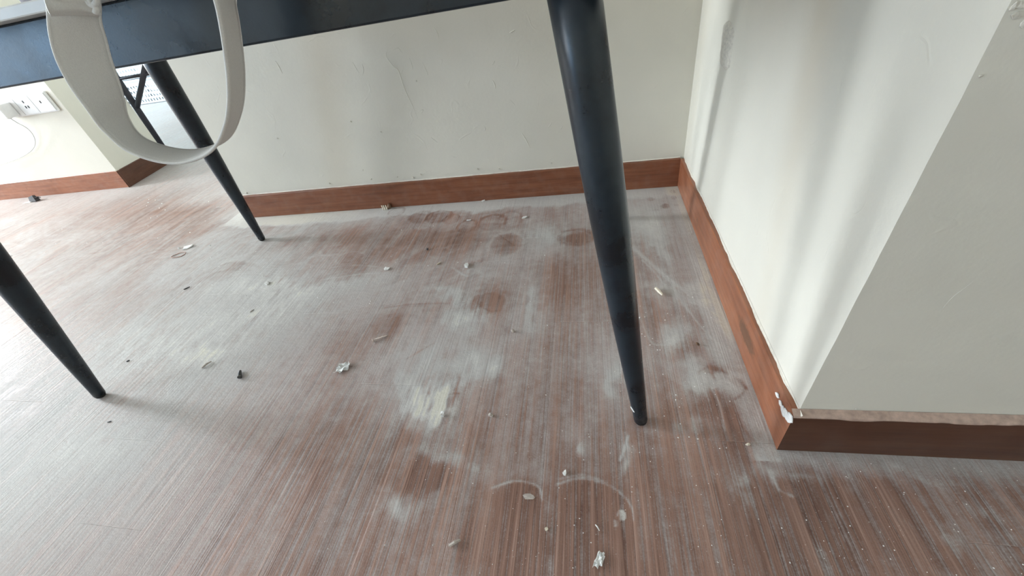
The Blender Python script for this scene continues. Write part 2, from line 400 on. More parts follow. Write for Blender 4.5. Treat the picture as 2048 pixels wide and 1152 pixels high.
# round prints with a pushed-up rim: u, v, ru, rv, inner change, rim change
RINGS = [(1331,412,10,5,-.38,0),(1348,395,6,4,-.32,0),(1353,410,5,3,-.3,0),(1302,398,9,4,-.3,0),(1325,388,8,4,-.28,0),(1345,383,6,4,-.28,0),(1312,420,7,3,-.25,0),
 (793,424,15,9,-.10,-.35),(842,434,22,12,-.25,-.30),(878,433,24,12,-.15,-.35),(903,438,16,9,-.1,-.3),(934,452,18,12,.05,-.40),(985,444,27,15,-.1,-.42),(1020,440,24,18,-.05,-.3),
 (1012,488,34,26,-.1,.25),(1152,474,36,17,-.1,-.35),(975,606,40,24,-.1,.15),(665,500,22,10,-.1,.12),(700,515,26,12,-.08,.15),(880,505,20,10,-.1,.15),(640,520,26,10,-.05,.12),(770,555,16,10,.25,.1),
 (1060,993,6,5,.9,.3),(1243,1030,11,13,.95,.1),(1233,1046,8,9,.8,.1),(1145,1070,12,14,.25,0),(1430,945,10,14,.2,.1),(1905,1090,16,22,.1,.15)]
# drawn lines in the dust: points, half width in metres, change
LINES = [([(985,975),(1030,962),(1075,972),(1085,1000)],.0022,.55),([(1115,968),(1160,956),(1205,966),(1240,985),(1262,1012),(1268,1040)],.0024,.50),([(1120,957),(1165,950),(1215,964)],.002,.35),
 ([(1240,920),(1250,895),(1256,872)],.0022,.6),([(1262,492),(1300,525),(1340,560),(1372,582)],.006,.45),([(1285,520),(1310,545),(1330,570)],.003,.35),([(1355,590),(1400,650),(1440,690),(1460,700)],.0022,.4),
 ([(1268,600),(1300,680),(1330,690)],.002,.3),([(770,615),(830,608),(900,606)],.0028,-.35),([(815,717),(840,702),(866,687)],.003,-.42),([(872,822),(882,800),(900,788),(918,786)],.0022,-.45),
 ([(858,708),(870,720),(890,715)],.0025,-.25),([(355,455),(420,425),(440,412)],.0022,.35),([(415,735),(440,715),(470,700),(515,640)],.003,.25),([(500,815),(545,745),(570,725)],.002,-.25),
 ([(1420,770),(1440,810),(1450,860)],.0022,.4),([(1460,790),(1490,860),(1530,900)],.002,-.3),([(1545,955),(1560,980),(1585,992)],.003,.5),([(990,463),(1010,478),(1030,492)],.002,-.3),
 ([(1130,462),(1160,460),(1190,470)],.0018,-.4),([(640,560),(720,548),(780,545)],.003,.2),([(660,535),(710,530),(760,534)],.003,.18),([(905,535),(925,548),(935,552)],.004,.3),
 ([(1440,770),(1420,745),(1388,752)],.0022,-.45),([(1492,776),(1475,757),(1445,742),(1415,736),(1388,750)],.0045,-.48),([(1492,776),(1482,790),(1470,798)],.003,-.45),([(1390,752),(1405,775),(1418,800)],.0018,.45),([(1425,775),(1450,762),(1480,782)],.0030,.5),([(1325,545),(1390,600),(1445,640)],.002,.35),([(1000,620),(985,622),(970,617)],.003,-.4),
 ([(130,880),(160,920),(170,960)],.0025,-.2),([(1240,1100),(1238,1060),(1240,1030)],.0015,-.2)]
def seg_dist(x, y, P):
    P = catmull([at(u, v)[:2] for u, v in P], 6); d = np.full(x.shape, 9.0)
    for a, b in zip(P[:-1], P[1:]):
        e = b - a; t = np.clip(((x - a[0]) * e[0] + (y - a[1]) * e[1]) / (e @ e + 1e-12), 0, 1)
        d = np.minimum(d, np.hypot(x - a[0] - t * e[0], y - a[1] - t * e[1]))
    return d
_piles = [(*blob_r(*p[:4]), *p[4:]) for p in PILES]; _clear_and_shadow = [(*blob_r(*p[:4]), *p[4:]) for p in CLEAR_AND_SHADOW]; _rings = [(*blob_r(*p[:4]), *p[4:]) for p in RINGS]
_lines = []
for P, hw, am in LINES:
    q = np.array([at(u, v)[:2] for u, v in P]); _lines.append((P, hw, am, q.min(0) - 0.03, q.max(0) + 0.03))
def dust_field(x, y):
    wx = x + 0.030 * (fbm(x * 11, y * 11, 3) - 0.5) + 0.010 * (fbm(x * 45, y * 45, 5, 3) - 0.5)
    wy = y + 0.030 * (fbm(x * 11, y * 11, 9) - 0.5) + 0.010 * (fbm(x * 45, y * 45, 8, 3) - 0.5)
    # more dust lies to the left and along the walls, less at the near side
    near = sstep(-0.86, -1.06, wy)
    d = 0.64 + 0.14 * sstep(-0.62, -1.15, wx) - 0.34 * near * sstep(-1.20, -0.75, wx) - 0.06 * sstep(-0.75, -0.30, wx)
    d = d + 0.55 * (fbm(wx * 5.5, wy * 5.5, 21, 4) - 0.5) + 0.34 * (fbm(wx * 34, wy * 9, 33, 4) - 0.5)
    # wiping strokes, roughly across the boards, and fine streaks along them
    ang = 0.5 * (fbm(x * 2.5, y * 2.5, 77, 2) - 0.5) + 0.25
    sx_, sy_ = wx * np.cos(ang) + wy * np.sin(ang), -wx * np.sin(ang) + wy * np.cos(ang)
    mid_ = sstep(-0.75, -0.45, wy) * sstep(-0.3, -0.6, wx)
    d = d + mid_ * 0.42 * (fbm(sx_ * 9, sy_ * 60, 78, 3) - 0.5) + 0.22 * (fbm(x * 110, y * 5, 79, 3) - 0.5) * (1 - 0.7 * mid_)
    pale = 0.10 + 0.24 * (fbm(wx * 4, wy * 4, 41, 3)) + 0.30 * sstep(-0.9, -1.6, x)
    inr = (x > XE - 0.1)
    eb = 0.075 + 0.05 * (fbm(x * 7, x * 0 + 2, 51, 3) - 0.5) + 0.02 * (fbm(x * 40, y * 40, 52, 2) - 0.5)   # band along the back wall
    b = sstep(eb + 0.018, eb - 0.012, -y) * inr * sstep(0.1, -0.05, x)
    d = np.where(inr, d * (1 - b) + b * (0.97 + 0.2 * (fbm(x * 30, y * 30, 53, 3) - 0.5)), d); pale = pale + 0.42 * b
    er = 0.040 + 0.03 * (fbm(y * 6, y * 0 + 5, 54, 3) - 0.5)                                               # band along the right wall
    b2 = sstep(er + 0.02, er - 0.012, -x) * (x <= 0.001) * (y > YC - 0.02)
    d = d * (1 - b2) + b2 * 0.86; pale = pale + 0.34 * b2
    ef = 0.022 + 0.02 * (fbm(x * 6, x * 0 + 8, 55, 3) - 0.5)
    b3 = sstep(ef + 0.03, ef - 0.012, YC - y) * (x > -0.02)
    d = d * (1 - b3) + b3 * 0.75; pale = pale + 0.2 * b3
    c = np.exp(-(((wx + 0.13) / 0.2) ** 2 + ((wy + 0.14) / 0.2) ** 2)); d = d + 0.33 * c; pale = pale + 0.15 * c
    # far floor
    d = d - 0.22 * sstep(-1.7, -2.3, x); pale = pale - 0.2 * sstep(-1.5, -2.1, x)
    far = sstep(0.1, 0.5, y) * sstep(-1.9, -2.6, x); d = d * (1 - far) + far * (0.66 + 0.3 * (fbm(x * 3, y * 3, 61, 3) - 0.5)); pale = pale * (1 - far) + 0.4 * far
    for (cx, cy, rx, ry, am) in _clear_and_shadow:
        if am: d = d - am * np.exp(-(((wx - cx) / rx) ** 2 + ((wy - cy) / ry) ** 2) ** 1.6)
    for (u, v, ru, rv, am) in ((1036, 1014, 54, 52, .30), (1192, 1048, 78, 92, .34)):
        cx, cy, rx, ry = blob_r(u, v, ru, rv); d = d - am * np.exp(-(((x - cx) / rx) ** 2 + ((np.maximum(y, cy) - cy) / ry) ** 2) ** 5) * sstep(-1.32, -1.10, y)
    pn = np.clip(0.62 + 2.0 * (fbm(wx * 48, wy * 26, 71, 4) - 0.47) + 0.9 * (fbm(x * 150, y * 14, 72, 2) - 0.5), 0, 1.35)
    ux = wx + 0.035 * (fbm(x * 19, y * 19, 73, 3) - 0.5); uy = wy + 0.055 * (fbm(x * 19, y * 19, 74, 3) - 0.5)
    for (cx, cy, rx, ry, am, pl) in _piles:
        e = np.exp(-(((ux - cx) / rx) ** 2 + ((uy - cy) / ry) ** 2))
        d = d + am * 1.05 * e * pn; pale = pale + pl * e * 0.8 * pn
    for (cx, cy, rx, ry, inn, rim) in _rings:
        r = np.hypot((x - cx) / rx, (y - cy) / ry); r = r + 0.18 * (fbm(x * 60, y * 60, 81, 2) - 0.5)
        d = d + inn * sstep(1.02, 0.88, r) + rim * np.exp(-((r - 1) / 0.13) ** 2) * np.where(y > cy - ry * 0.4, 1, 0.45)
        if inn > 0.5: pale = pale + 0.6 * sstep(1.05, 0.9, r)
    for P, hw, am, lo, hi in _lines:
        s = (x > lo[0]) & (x < hi[0]) & (y > lo[1]) & (y < hi[1])
        if s.any():
            q = (am if am > 0 else am * 0.7) * np.exp(-(seg_dist(x[s], y[s], P) / hw) ** 2) * (0.6 + 0.8 * fbm(x[s] * 90, y[s] * 90, 91, 2))
            d[s] = d[s] + q; pale[s] = pale[s] + np.maximum(q, 0) * 0.4
    return np.clip(d, 0.03, 1.05), np.clip(pale, 0, 1)

PW = 0.147; X0 = -1.275; GAP = 0.00002
def plank(x0, x1, y0, y1, step):
    xs = np.linspace(x0 + GAP, x1 - GAP, max(2, int((x1 - x0) / step) + 1)); ys = np.linspace(y0 + GAP, y1 - GAP, max(2, int((y1 - y0) / step) + 1))
    ch = 0.0008
    xs = np.concatenate(([xs[0]], [xs[0] + ch], xs[1:-1], [xs[-1] - ch], [xs[-1]])); ys = np.concatenate(([ys[0]], [ys[0] + ch], ys[1:-1], [ys[-1] - ch], [ys[-1]]))
    nx, ny = len(xs), len(ys); gx, gy = np.meshgrid(xs, ys)
    z = np.zeros_like(gx); z[0, :] = z[-1, :] = -0.00003; z[:, 0] = z[:, -1] = -0.00002
    d, pl = dust_field(gx.ravel(), gy.ravel())
    co = np.stack([gx.ravel(), gy.ravel(), z.ravel()], 1)
    # the skirt down to the underside
    per = np.concatenate([np.arange(nx), np.arange(1, ny) * nx + nx - 1, (ny - 1) * nx + np.arange(nx - 2, -1, -1), np.arange(ny - 2, 0, -1) * nx])
    low = co[per].copy(); low[:, 2] = -0.013; nb = len(co); co = np.concatenate([co, low])
    d = np.concatenate([d, d[per]]); pl = np.concatenate([pl, pl[per]])
    i = np.arange(nx - 1)[None, :] + np.arange(ny - 1)[:, None] * nx
    q = np.stack([i, i + 1, i + nx + 1, i + nx], -1).reshape(-1, 4)
    k = np.arange(len(per)); k2 = (k + 1) % len(per)
    q = np.concatenate([q, np.stack([per[k2], per[k], nb + k, nb + k2], 1)])
    cx, cy = (x0 + x1) / 2, (y0 + y1) / 2
    co[:, 0] -= cx; co[:, 1] -= cy
    me = bpy.data.meshes.new('plank'); me.vertices.add(len(co)); me.vertices.foreach_set('co', co.ravel())
    me.loops.add(q.size); me.loops.foreach_set('vertex_index', q.ravel().astype(np.int32))
    me.polygons.add(len(q)); me.polygons.foreach_set('loop_start', np.arange(0, q.size, 4, dtype=np.int32))
    me.update(calc_edges=True)
    a = me.color_attributes.new('dust', 'FLOAT_COLOR', 'POINT')
    c4 = np.zeros((len(co), 4), np.float32); c4[:, 0] = d; c4[:, 1] = pl; c4[:, 3] = 1; a.data.foreach_set('color', c4.ravel())
    me.materials.append(M['plank'])
    return link('plank', me, None, fl, (cx, cy, 0))
JOINT = {-1: -1.024, 0: -1.195, 5: -0.283, 6: -0.665, 7: -0.405, 1: -0.62, 2: -0.18, 3: -0.86, 4: -0.40, 8: -0.30, 9: -1.16, 10: -1.10, -2: -0.52, -3: -0.15}
def planks():
    prng = random.Random(3); LEN = 1.21
    for k in range(-43, 12):
        xa, xb = X0 + PW * k, X0 + PW * (k + 1)
        jy = JOINT.get(k, -1.2 + prng.random() * LEN)
        js = [jy + LEN * n for n in range(-3, 6)]
        for a, b in zip(js[:-1], js[1:]):
            y0, y1 = max(a, -1.75), min(b, 3.74); xl, xr = xa, xb
            if xb > XW and xa < XE: ymax = 3.74
            if xl >= XE - 0.02: y1 = min(y1, 0.011)
            elif xl < FX and xr <= FX + 0.01: pass
            if xr > 0.012 and y1 > YC + BT: 
                if xl >= -0.02: y1 = min(y1, YC + BT)
                else: xr = min(xr, 0.011) if y0 > YC else xr
            if y1 - y0 < 0.03: continue
            if xa < XW + 0.02:
                y0 = max(y0, 0.875)
            elif xl < -3.0 and y0 < 0.49 and y1 > 0.49: pass
            if y1 - y0 < 0.03: continue
            # the board under the near wall corner is cut along the wall line
            parts = [(xl, xr, y0, y1)]
            if xl < -0.02 and xr > 0.012 and y0 < YC + BT < y1:
                parts = [(xl, xr, y0, YC + BT), (xl, 0.011, YC + BT, y1)]
            for (p0, p1, q0, q1) in parts:
                if q1 - q0 < 0.005: continue
                cx = min(max(p0, -1.0), 0.0); dist = math.hypot(p0 + PW / 2 - CAM[0], max(q0, min(q1, CAM[1])) - CAM[1])
                if p0 > -2.1 and q0 < 0.02 and q1 > -1.32: step = 0.0026
                elif dist < 3.2 and q1 > -1.3 and p0 > -4: step = 0.010
                else: step = 0.035
                if q1 <= -1.32: step = 0.05
                plank(p0, p1, q0, q1, step)
planks()

# ------------------------------------------------------------------ baseboards, each with the paint line along its top
def baseboard(name, A, B, nrm, amp, pm, seed, length_step=0.008, lip=0.0, cut=(0.0, 0.0), bmat='base'):
    """A, B: ends of the outer face at the floor; nrm: outward direction"""
    A = np.array(A, float); B = np.array(B, float); nrm = np.array(nrm, float); Lm = np.linalg.norm(B - A); t = (B - A) / Lm
    bm = bmesh.new(); add_prism(bm, [(0, 0), (Lm, 0), (Lm - cut[1], BT - 0.0004), (cut[0], BT - 0.0004)], 0, BH)
    es = [e for e in bm.edges if all(abs(v.co.z - BH) < 1e-6 and abs(v.co.y) < 1e-6 for v in e.verts)]
    bmesh.ops.bevel(bm, geom=es, offset=0.003, segments=3, affect='EDGES', profile=0.5)
    o = obj(name, bm, M[bmat]); struct(o)
    yv = -nrm
    o.matrix_world = Matrix(((t[0], yv[0], 0, A[0]), (t[1], yv[1], 0, A[1]), (0, 0, 1, 0.0005), (0, 0, 0, 1)))
    # ragged line of wall paint brushed over the top edge
    n = max(4, int(Lm / length_step)); s = np.linspace(0, Lm, n); r = fbm(s * 22, s * 0 + seed, seed, 4); r2 = fbm(s * 160, s * 0 + seed, seed + 5, 2)
    bm = bmesh.new(); rows = []
    if lip:      # thin film brushed over the whole top and a little down the face
        drop = np.maximum(0.0003, lip * 0.3 + amp * (r - 0.42) + 0.0016 * (r2 - 0.5))
        for si, dr in zip(s, drop):
            fy = -0.0006
            rows.append([bm.verts.new(v) for v in ((si, BT - 0.0005, BH + 0.0045), (si, BT - 0.003, BH + 0.0025), (si, 0.003, BH + 0.0009), (si, 0.0006, BH - 0.0010), (si, fy, BH - 0.0026), (si, fy, BH - 0.0028 - dr))])
    else:        # bead of paint in the angle between wall and board
        wd = np.clip(0.0022 + amp * (r - 0.45) + 0.0014 * (r2 - 0.5), 0.0010, BT - 0.002)
        for si, wi in zip(s, wd):
            rows.append([bm.verts.new((si, BT - 0.0004 - wi * f, BH + h)) for f, h in ((0, .0034), (.15, .0024), (.4, .0016), (.7, .0012), (.95, .0008), (1.0, .0003))])
    for a, b in zip(rows[:-1], rows[1:]):
        for k in range(5): bm.faces.new((a[k], b[k], b[k + 1], a[k + 1]))
    po = obj('paint_edge', bm, pm, o, smooth=True)
    return o
bb = baseboard('baseboard_back', (XE, 0.0), (0.0, 0.0), (0, -1), 0.006, M['paint'], 3)
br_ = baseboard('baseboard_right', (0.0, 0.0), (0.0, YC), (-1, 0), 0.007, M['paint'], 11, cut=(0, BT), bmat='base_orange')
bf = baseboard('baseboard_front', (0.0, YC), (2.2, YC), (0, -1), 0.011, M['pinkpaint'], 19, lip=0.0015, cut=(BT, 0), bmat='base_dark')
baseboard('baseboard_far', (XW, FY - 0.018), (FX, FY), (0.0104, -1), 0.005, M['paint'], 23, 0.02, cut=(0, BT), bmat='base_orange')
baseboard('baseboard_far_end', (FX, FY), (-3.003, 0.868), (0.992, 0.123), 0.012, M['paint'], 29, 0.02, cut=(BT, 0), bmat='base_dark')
def flake(name, parent, loc, size, mat, seed, thick=0.0012, n=9, flat=True, norm=None, label=None):
    """irregular thin chip lying on a surface"""
    r = random.Random(seed); bm = bmesh.new(); top = []; bot = []
    for i in range(n):
        a = 2 * math.pi * i / n; q = 0.65 + 0.5 * r.random()
        x, y = math.cos(a) * size[0] * q, math.sin(a) * size[1] * q; z = r.random() * thick * 1.2
        top.append(bm.verts.new((x, y, thick + z))); bot.append(bm.verts.new((x * 1.02, y * 1.02, z * 0.6)))
    ct = bm.verts.new((0, 0, thick * 1.9)); cb = bm.verts.new((0, 0, 0))
    for i in range(n):
        j = (i + 1) % n
        bm.faces.new((top[i], top[j], ct)); bm.faces.new((bot[j], bot[i], cb)); bm.faces.new((top[i], bot[i], bot[j], top[j]))
    o = obj(name, bm, mat, parent)
    o.location = loc
    return o
def orient(o, normal, spin=0.0):
    o.rotation_mode = 'QUATERNION'; o.rotation_quaternion = Vector(normal).to_track_quat('Z', 'Y') @ Matrix.Rotation(spin, 4, 'Z').to_quaternion()
# torn paint at the near corner of the right baseboard
for i, (u, v, sx, sy) in enumerate([(1576, 832, .014, .009), (1568, 822, .009, .007), (1562, 808, .006, .005), (1583, 838, .009, .007), (1556, 790, .006, .004)]):
    p = at(u, v, -0.0005, 0); f = flake('paint_flake', br_, (0, 0, 0), (sx, sy), M['whitechip'], 50 + i, 0.0012)
    p[1] = max(p[1], YC + 0.003); f.matrix_basis = br_.matrix_basis.inverted() @ Matrix.Translation(Vector(p)) @ Vector((-1, 0, 0)).to_track_quat('Z', 'Y').to_matrix().to_4x4()

# ------------------------------------------------------------------ marks on the walls
def wall_point(u, v, wall):
    if wall == 'back': return at(u, v, BT, 1)
    if wall == 'front': return at(u, v, YC + BT, 1)
    return at(u, v, BT, 0)
def ridge(pts, rad, wall, parent, n=5):
    P = catmull([wall_point(u, v, wall) for u, v in pts], n); bm = bmesh.new(); k = len(P)
    R_ = [rad * (0.25 + 0.75 * math.sin(math.pi * (i + 0.5) / k)) for i in range(k)]
    nv = np.array((0, -1, 0)) if wall != 'right' else np.array((-1, 0, 0))
    add_tube(bm, [p - nv * rad * 0.25 for p in P], R_, 8); return obj('plaster_ridge', bm, M['wall'], parent, True)
for pts, r in [([(776,98),(772,112),(786,132),(797,142),(808,175),(822,205),(836,238)], .0019), ([(551,122),(558,134),(565,147)], .0020), ([(705,124),(712,137),(718,146)], .0014), ([(724,128),(727,140),(725,150)], .0014),
               ([(818,115),(823,128),(826,140)], .0015), ([(1043,265),(1052,280),(1060,296)], .0020), ([(985,160),(989,168),(991,177)], .0022), ([(868,55),(874,65),(878,77)], .0017),
               ([(845,125),(856,150)], .0012), ([(1096,255),(1100,250),(1104,244)], .0016), ([(1121,258),(1125,252)], .0016), ([(968,252),(971,258),(968,262)], .0016), ([(1020,200),(1030,210)], .001), ([(784,100),(796,96),(804,106)], .0012),
               ([(838,222),(846,220),(842,228)], .0013), ([(862,275),(875,285)], .0012), ([(990,122),(984,130)], .0016), ([(1019,66),(1030,60)], .0022)]:
    ridge(pts, r, 'back', wb)
for i, (u, v, s) in enumerate([(555,277,.004),(743,358,.004),(826,355,.005),(842,349,.005),(726,340,.003),(955,338,.004),(999,338,.005),(493,386,.005),(660,367,.004),(1103,326,.004),(795,354,.003),(702,243,.003),(833,162,.003),(834,361,.003),(762,264,.0025)]):
    f = flake('plaster_crumb', wb, wall_point(u, v, 'back'), (s, s * .7), M['putty'], 70 + i, 0.0018, 6); orient(f, (0, -1, 0), i)
# filled chase on the right wall: a lumpy putty strip with a seam running down from it
def putty_strip():
    bm = bmesh.new(); A = wall_point(1457, 40, 'right'); B = wall_point(1452, 140, 'right'); n = 22; m_ = 7; rows = []
    yl0 = wall_point(1446, 50, 'right')[1]; yr0 = wall_point(1471, 55, 'right')[1]; yl1 = wall_point(1440, 128, 'right')[1]; yr1 = wall_point(1461, 137, 'right')[1]
    for i in range(n):
        t = i / (n - 1); z = A[2] * (1 - t) + B[2] * t; row = []
        endw = min(1, 5 * t + .25, 5 * (1 - t) + .4)
        for j in range(m_):
            s = j / (m_ - 1); c = (yl0 + yr0) / 2 * (1 - t) + (yl1 + yr1) / 2 * t; hw = (yl0 - yr0) / 2 * (1 - t) + (yl1 - yr1) / 2 * t
            y = c + hw * (1 - 2 * s) * endw; edge = math.sin(math.pi * s) ** .5
            h = 0.0070 * edge * endw + 0.005 * (fbm(np.array([y * 150.]), np.array([z * 120.]), 5, 3)[0] - .4) * edge
            row.append(bm.verts.new((BT - max(0.0, h) + (0.002 if j in (0, m_ - 1) or i in (0, n - 1) else 0), y, z)))
        rows.append(row)
    for a, b in zip(rows[:-1], rows[1:]):
        for k in range(m_ - 1): bm.faces.new((a[k], a[k + 1], b[k + 1], b[k]))
    obj('putty_strip', bm, M['putty'], wr, True)
putty_strip()
def seam(pts, w0, w1, h):
    """low rounded swelling of plaster"""
    P = catmull([wall_point(u, v, 'right') for u, v in pts], 6); bm = bmesh.new(); rows = []; m_ = 9
    for i, p in enumerate(P):
        t = i / (len(P) - 1); wd = w0 * (1 - t) + w1 * t; row = []; e = min(1, 8 * t, 8 * (1 - t))
        for j in range(m_):
            s = j / (m_ - 1) * 2 - 1; row.append(bm.verts.new((BT + 0.0006 - h * e * (math.cos(math.pi * s / 2) ** 2), p[1] - s * wd, p[2])))
        rows.append(row)
    for a, b in zip(rows[:-1], rows[1:]):
        for k in range(m_ - 1): bm.faces.new((a[k], a[k + 1], b[k + 1], b[k]))
    obj('plaster_seam', bm, M['wall'], wr, True)
seam([(1452, 136), (1436, 215), (1420, 290), (1402, 360)], .008, .006, .0018)
seam([(1441, 128), (1426, 210), (1412, 290), (1397, 352)], .018, .012, .0026)
for pts, r in [([(1870,640),(1900,600),(1935,572),(1960,552)], .0003), ([(1868,640),(1850,660),(1840,690)], .0003), ([(1960,540),(1975,525),(1985,512)], .0003)]:
    ridge(pts, r, 'front', wf)
for i, (u, v, s) in enumerate([(1960,152,.0016),(1693,826,.0016),(1712,817,.0012),(2036,30,.0045),(2028,12,.0035),(2044,48,.003),(2040,10,.004)]):
    f = flake('plaster_crumb', wf, wall_point(u, v, 'front'), (s, s * .7), M['putty'], 90 + i, 0.0008, 6); orient(f, (0, -1, 0), i)

# ------------------------------------------------------------------ table
tb = tag(empty('dining_table', (-0.88, -0.56, 0)), 'dark steel table with tapered splayed legs under a thin pale top', 'table')
TB = Vector(tb.location)
FEET = [(-1.566, -0.192, 1, -1, .112, .0845), (-1.546, -0.916, 1, 1, .105, .0845), (-0.216, -0.934, -1, 1, .093, .0845), (-0.230, -0.192, -1, -1, .095, .0845)]
ZL = 0.7365
prof = [(0.0, .0085), (0.004, .0112), (0.010, .0125), (0.03, .0130), (0.08, .0152), (0.15, .0178), (0.23, .0207), (0.32, .0238), (0.40, .0258), (0.5, .0272), (0.6, .0280), (0.735, .0288)]
def make_leg(fx, fy, sx, sy, ax, ay):
    foot = Vector((fx, fy, 0.0)); d = Vector((sx * ax, sy * ay, 0.68)) / 0.68
    bm = bmesh.new(); zs_ = [z for z, r in prof if z >= 0.010]
    add_tube(bm, [foot + d * z - TB for z in zs_], [r for z, r in prof if z >= 0.010], 32)
    lo = obj('leg', bm, M['steel'], tb, True)
    bm = bmesh.new(); add_tube(bm, [foot + d * z - TB for z in (0.0004, 0.0025, 0.0075, 0.0135)], [.0060, .0098, .0119, .0125], 24)
    c = obj('foot_cap', bm, M['rubber'], lo, True)
for f in FEET: make_leg(*f)
near_leg = [o for o in tb.children if o.name.startswith('leg')][2]
pc = Vector((-0.216, -0.934, 0)) + Vector((-.093, .0845, .68)) / .68 * .045 - TB
off = (Vector(-RIGHT) * .85 + Vector(-FWD) * .52); off.z = 0; off.normalize()
ch_ = flake('paint_chip', near_leg, pc + off * .0135, (.0022, .0065), M['whitechip'], 33, .0006, 8); orient(ch_, off, 1.2)
XL, XR, YN, YF = -1.475, -0.275, -0.885, -0.225
def rel(lo, hi): return [lo[i] - TB[i] for i in range(3)], [hi[i] - TB[i] for i in range(3)]
for lo, hi in [((XL - .03, YN, .674), (XR + .02, YN + .028, ZL)), ((XL - .03, YF - .028, .674), (XR + .02, YF, ZL)),
               ((XL - .03, YN + .028, .674), (XL - .002, YF - .028, ZL)), ((XR - .008, YN + .028, .674), (XR + .02, YF - .028, ZL))]:
    a, b = rel(lo, hi); box('rail', a, b, M['steel'], tb, 0.0025)
a, b = rel((-1.63, -0.932, ZL), (-0.13, -0.175, ZL + 0.0115)); tt = box('tabletop', a, b, M['stone'], tb, 0.0015); tt['label'] = 'thin pale stone tabletop'

# ------------------------------------------------------------------ bag on the table, its strap hanging down in a loop
BG = Vector((-0.70, -0.80, ZL + 0.0118))
bag = tag(empty('tote_bag', BG), 'grey cloth bag on the table edge with a pale canvas strap hanging in a loop', 'bag')
def bag_body():
    bm = bmesh.new(); nu, nv = 48, 14; rows = []
    for j in range(nv + 1):
        t = j / nv; row = []
        for i in range(nu):
            a = 2 * math.pi * i / nu; ca, sa = math.cos(a), math.sin(a)
            pw = 0.45; x = 0.265 * math.copysign(abs(ca) ** pw, ca); y = (0.105 - 0.075 * t ** 1.5) * math.copysign(abs(sa) ** pw, sa)
            x *= 1 - 0.10 * t * t; bul = 1 + 0.08 * math.sin(math.pi * t)
            wob = 0.012 * (vnoise(np.array([i * .55 + 3.]), np.array([t * 4.]), 4)[0] - .5) * (1 if 0 < j else .3)
            row.append(bm.verts.new((x * bul + wob * ca, y * bul + wob * sa * 1.5, 0.30 * t + 0.006 * math.sin(a * 3) * t)))
        rows.append(row)
    for a, b in zip(rows[:-1], rows[1:]):
        for k in range(nu): bm.faces.new((a[k], a[(k + 1) % nu], b[(k + 1) % nu], b[k]))
    bm.faces.new(rows[0][::-1]); bm.faces.new(rows[-1])
    return obj('bag_body', bm, M['bag'], bag, True)
bag_body()
HOR = np.array((RIGHT[0], RIGHT[1], 0)); HOR /= np.linalg.norm(HOR); DEP = np.array((-HOR[1], HOR[0], 0))
# photograph point, distance plane y, turn of the strap's width (0 across the view, 90 along it), width in metres
ST = [(146,-60,-.925,40,.036),(147,-10,-.944,40,.036),(150,30,-.950,40,.0355),(157,70,-.953,42,.0395),(168,115,-.957,46,.041),(187,160,-.961,58,.041),(210,205,-.964,78,.041),(231,247,-.966,94,.041),(266,284,-.967,104,.041),(318,306,-.967,102,.041),
      (370,313,-.965,98,.041),(415,303,-.962,97,.041),(447,280,-.960,97,.041),(465,240,-.957,98,.041),(472,200,-.954,98,.041),(472,150,-.951,98,.041),(467,100,-.948,98,.041),(460,50,-.945,98,.041),(450,0,-.943,97,.040),(436,-50,-.936,90,.04),(420,-110,-.925,80,.04),(405,-170,-.905,60,.04)]
def ribbon(name, ctl, thick, mat, parent, sub=8, edge=None, clip=(0, 1)):
    C = catmull([np.concatenate([at(u, v, yy, 1), [th, wd]]) for u, v, yy, th, wd in ctl], sub)
    n = len(C); bm = bmesh.new(); rows = []; eds = ([], [])
    for i in range(n):
        p = C[i][:3]; t = C[min(i + 1, n - 1)][:3] - C[max(i - 1, 0)][:3]; t /= np.linalg.norm(t)
        th = math.radians(C[i][3]); W = HOR * math.cos(th) + DEP * math.sin(th); W -= t * (W @ t); W /= np.linalg.norm(W)
        N = np.cross(t, W); wd = C[i][4] / 2; row = []
        wav = 0.0
        m_ = 8
        for sgn in (1, -1):
            for j in range(m_ + 1):
                s = (j / m_ * 2 - 1) * sgn; cup = 0.0012 * (1 - s * s)
                row.append(bm.verts.new(p + W * s * wd + N * (sgn * thick / 2 + cup + wav) - Vector(parent_loc(parent))))
        rows.append(row)
        for e, s in ((eds[0], -1), (eds[1], 1)): e.append(Vector(p + W * s * wd + N * wav) - Vector(parent_loc(parent)))
    k_ = len(rows[0])
    for a, b in zip(rows[:-1], rows[1:]):
        for k in range(k_): bm.faces.new((a[k], a[(k + 1) % k_], b[(k + 1) % k_], b[k]))
    bm.faces.new(rows[0][::-1]); bm.faces.new(rows[-1])
    o = obj(name, bm, mat, parent, True)
    if edge:
        for e in eds:
            bm = bmesh.new(); add_tube(bm, e, thick * 0.62, 8); obj('strap_binding', bm, edge, o, True)
    return o
def parent_loc(o):
    return tuple(o.location) if o is not None else (0, 0, 0)
ribbon('strap', ST, 0.0030, M['canvas'], bag, edge=M['canvas_edge'])
# folded end of the strap sewn on above the loop, and the knotted cord beside it
FO = [(150,30,-.955,40,.0365),(148,20,-.957,40,.038),(147,8,-.956,40,.038),(146,-8,-.954,40,.038),(145,-40,-.946,40,.037),(146,-75,-.92,40,.037)]
ribbon('strap_fold', FO, 0.0034, M['canvas'], bag)
bm = bmesh.new(); K = [at(u, v, -.955, 1) - np.array(BG) for u, v in [(176,2),(182,10),(190,8),(193,0),(188,-8),(180,-4),(183,6),(192,16),(191,26)]]
add_tube(bm, [Vector(p) for p in catmull(K, 6)], 0.0026, 8); obj('knotted_cord', bm, M['canvas_edge'], bag, True)

